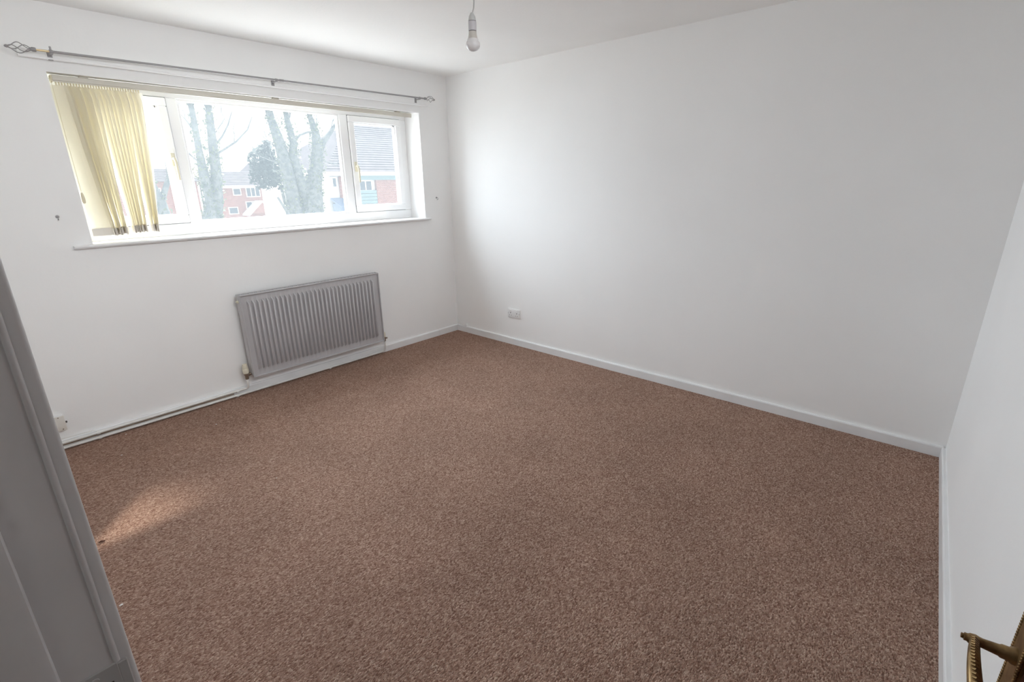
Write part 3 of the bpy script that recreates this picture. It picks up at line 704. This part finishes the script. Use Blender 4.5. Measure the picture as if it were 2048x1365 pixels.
def roof_courses(b, x0, x1, y0, z0, y1, z1, step, hip0=0.0, hip1=0.0, thick=.03):
    """tiled slope built course over course, each course lipping over the one below; hips shorten the courses"""
    L_ = math.hypot(y1 - y0, z1 - z0); k = max(3, int(L_ / step)); nrm = Vector((0, -(z1 - z0), (y1 - y0))).normalized()
    for i in range(k):
        t0, t1 = i / k, (i + 1) / k
        def P(x, t, up): return Vector((x, y0 + (y1 - y0) * t, z0 + (z1 - z0) * t)) + nrm * up
        a0, a1 = x0 + hip0 * t0, x1 - hip1 * t0; c0, c1 = x0 + hip0 * t1, x1 - hip1 * t1
        lo = [P(a0, t0, thick), P(a1, t0, thick), P(c1, t1, .004), P(c0, t1, .004)]
        b.quad(*lo); b.quad(P(a0, t0, 0), P(a1, t0, 0), lo[1], lo[0])
    return b
def house_window(root, x0, x1, y, z0, z1, bars=1):
    f = MB(); f.box(x0 - .06, x1 + .06, y - .05, y + .04, z0 - .06, z0).box(x0 - .06, x1 + .06, y - .05, y + .04, z1, z1 + .06)
    f.box(x0 - .06, x0, y - .05, y + .04, z0, z1).box(x1, x1 + .06, y - .05, y + .04, z0, z1)
    for k in range(bars):
        x = x0 + (x1 - x0) * (k + 1) / (bars + 1); f.box(x - .03, x + .03, y - .05, y + .04, z0, z1)
    o = f.build('window_frame', M['ridge'], root)
    MB().box(x0, x1, y - .03, y + .02, z0, z1).build('pane', M['pane'], o)

# house facing the window, beyond the first tree
ha = thing('house', (13, 36, GZ), 'red brick house with white fascia seen between the two bare trees', 'house')
MB().box(10.3, 13.75, 36, 39.2, GZ, 1.40).build('brick_wall', M['brick'], ha)
MB().box(13.75, 15.4, 36.3, 39.2, GZ, 1.40).build('rendered_wall', M['render'], ha)
b = MB(); roof_courses(b, 9.9, 15.7, 35.6, 1.40, 38.6, 2.45, .33, 0.2, .8); b.build('roof', M['roof'], ha)
MB().box(9.9, 15.6, 35.5, 35.62, 1.26, 1.42).build('fascia', M['ridge'], ha)
house_window(ha, 11.25, 11.7, 36, .80, 1.20, 0); house_window(ha, 12.15, 13.05, 36, .66, 1.24, 2); house_window(ha, 12.0, 13.2, 36, -.35, .25, 2); house_window(ha, 10.75, 11.3, 36, -.5, -.1, 0)
pc = MB(); pc.prism([(11.75, -.5), (13.5, -.5), (12.62, .28)], 'y', 34.8, 35.2); pg = pc.build('porch_gable', M['brick'], ha)
b = MB()
for (xa, za, xb, zb) in ((11.6, -.56, 12.62, .36), (12.62, .36, 13.65, -.56)):
    b.prism([(xa, za), (xb, zb), (xb, zb - .12), (xa, za - .12)], 'y', 34.7, 36.1)
b.build('barge_board', M['ridge'], pg)
# neighbour half hidden behind the trunk of the thick tree
hb = thing('house', (16.4, 38, GZ), 'narrow brick gable end seen through the fork of the thick tree', 'house')
MB().prism([(15.9, GZ), (18.3, GZ), (18.3, 2.2), (17.1, 3.2), (15.9, 2.2)], 'y', 40, 47).build('brick_wall', M['brick'], hb)
b = MB(); b.prism([(15.7, 2.08), (17.1, 3.26), (18.5, 2.08), (18.5, 2.2), (17.1, 3.40), (15.7, 2.2)], 'y', 39.8, 47.2); b.build('roof', M['roof'], hb)
# neighbour to the left, behind the first tree
hc = thing('house', (7.5, 36, GZ), 'brick house with tiled roof partly hidden behind the forked tree', 'house')
MB().box(4.6, 9.3, 37, 43, GZ, 1.75).build('brick_wall', M['brick'], hc)
b = MB(); roof_courses(b, 4.3, 9.6, 36.7, 1.75, 40, 2.65, .33, .3, .6); b.build('roof', M['roof'], hc)
house_window(hc, 6.0, 7.0, 37, .5, 1.3, 1); house_window(hc, 8.1, 8.7, 37, .5, 1.2, 0)
# big nearer house in the right-hand casement
hd_ = thing('house', (14, 20, GZ), 'near house with a broad tiled roof filling the right casement', 'house')
MB().box(9.9, 18, 20.2, 28, GZ, 1.95).build('rendered_wall', M['render'], hd_)
MB().box(10.50, 11.05, 20.05, 20.3, GZ, 1.80).build('brick_pier', M['brick'], hd_)
MB().box(12.62, 16.5, 20.05, 20.3, GZ, 1.62).build('brick_wall', M['brick'], hd_)
b = MB(); roof_courses(b, 9.55, 19, 19.7, 2.02, 24.2, 4.75, .25, 4.2, 0)
b.build('roof', M['roof'], hd_)
b = MB()
b.bm.faces.new([b.bm.verts.new(p) for p in ((9.55, 19.7, 2.02), (13.75, 24.2, 4.75), (9.55, 28.7, 2.02))]); b.build('hip_slope', M['roof'], hd_)
MB().box(9.5, 19, 19.62, 19.74, 1.84, 2.03).build('fascia', M['ridge'], hd_)
MB().box(11.3, 16.6, 19.95, 20.22, 1.62, 1.86).build('clad_band', M['teal'], hd_)
house_window(hd_, 10.15, 10.32, 20.15, 1.32, 1.72, 0); house_window(hd_, 11.65, 12.35, 20.15, 1.12, 1.56, 1)
for k in range(6):
    z = .10 + k * .17; MB().box(11.5, 12.58, 20.02, 20.22, z, z + .15).build('boarding_plank', M['teal'], hd_)
b = MB(); b.prism([(19.2, .42), (20.1, .78), (20.1, .70), (19.2, .34)], 'x', 9.9, 11.0); b.build('porch_roof', M['blue'], hd_)
MB().box(10.0, 10.9, 19.4, 20.1, GZ, .5).build('porch_wall', M['blue'], hd_)
for o in bpy.data.objects:
    if '_base' in o: del o['_base']
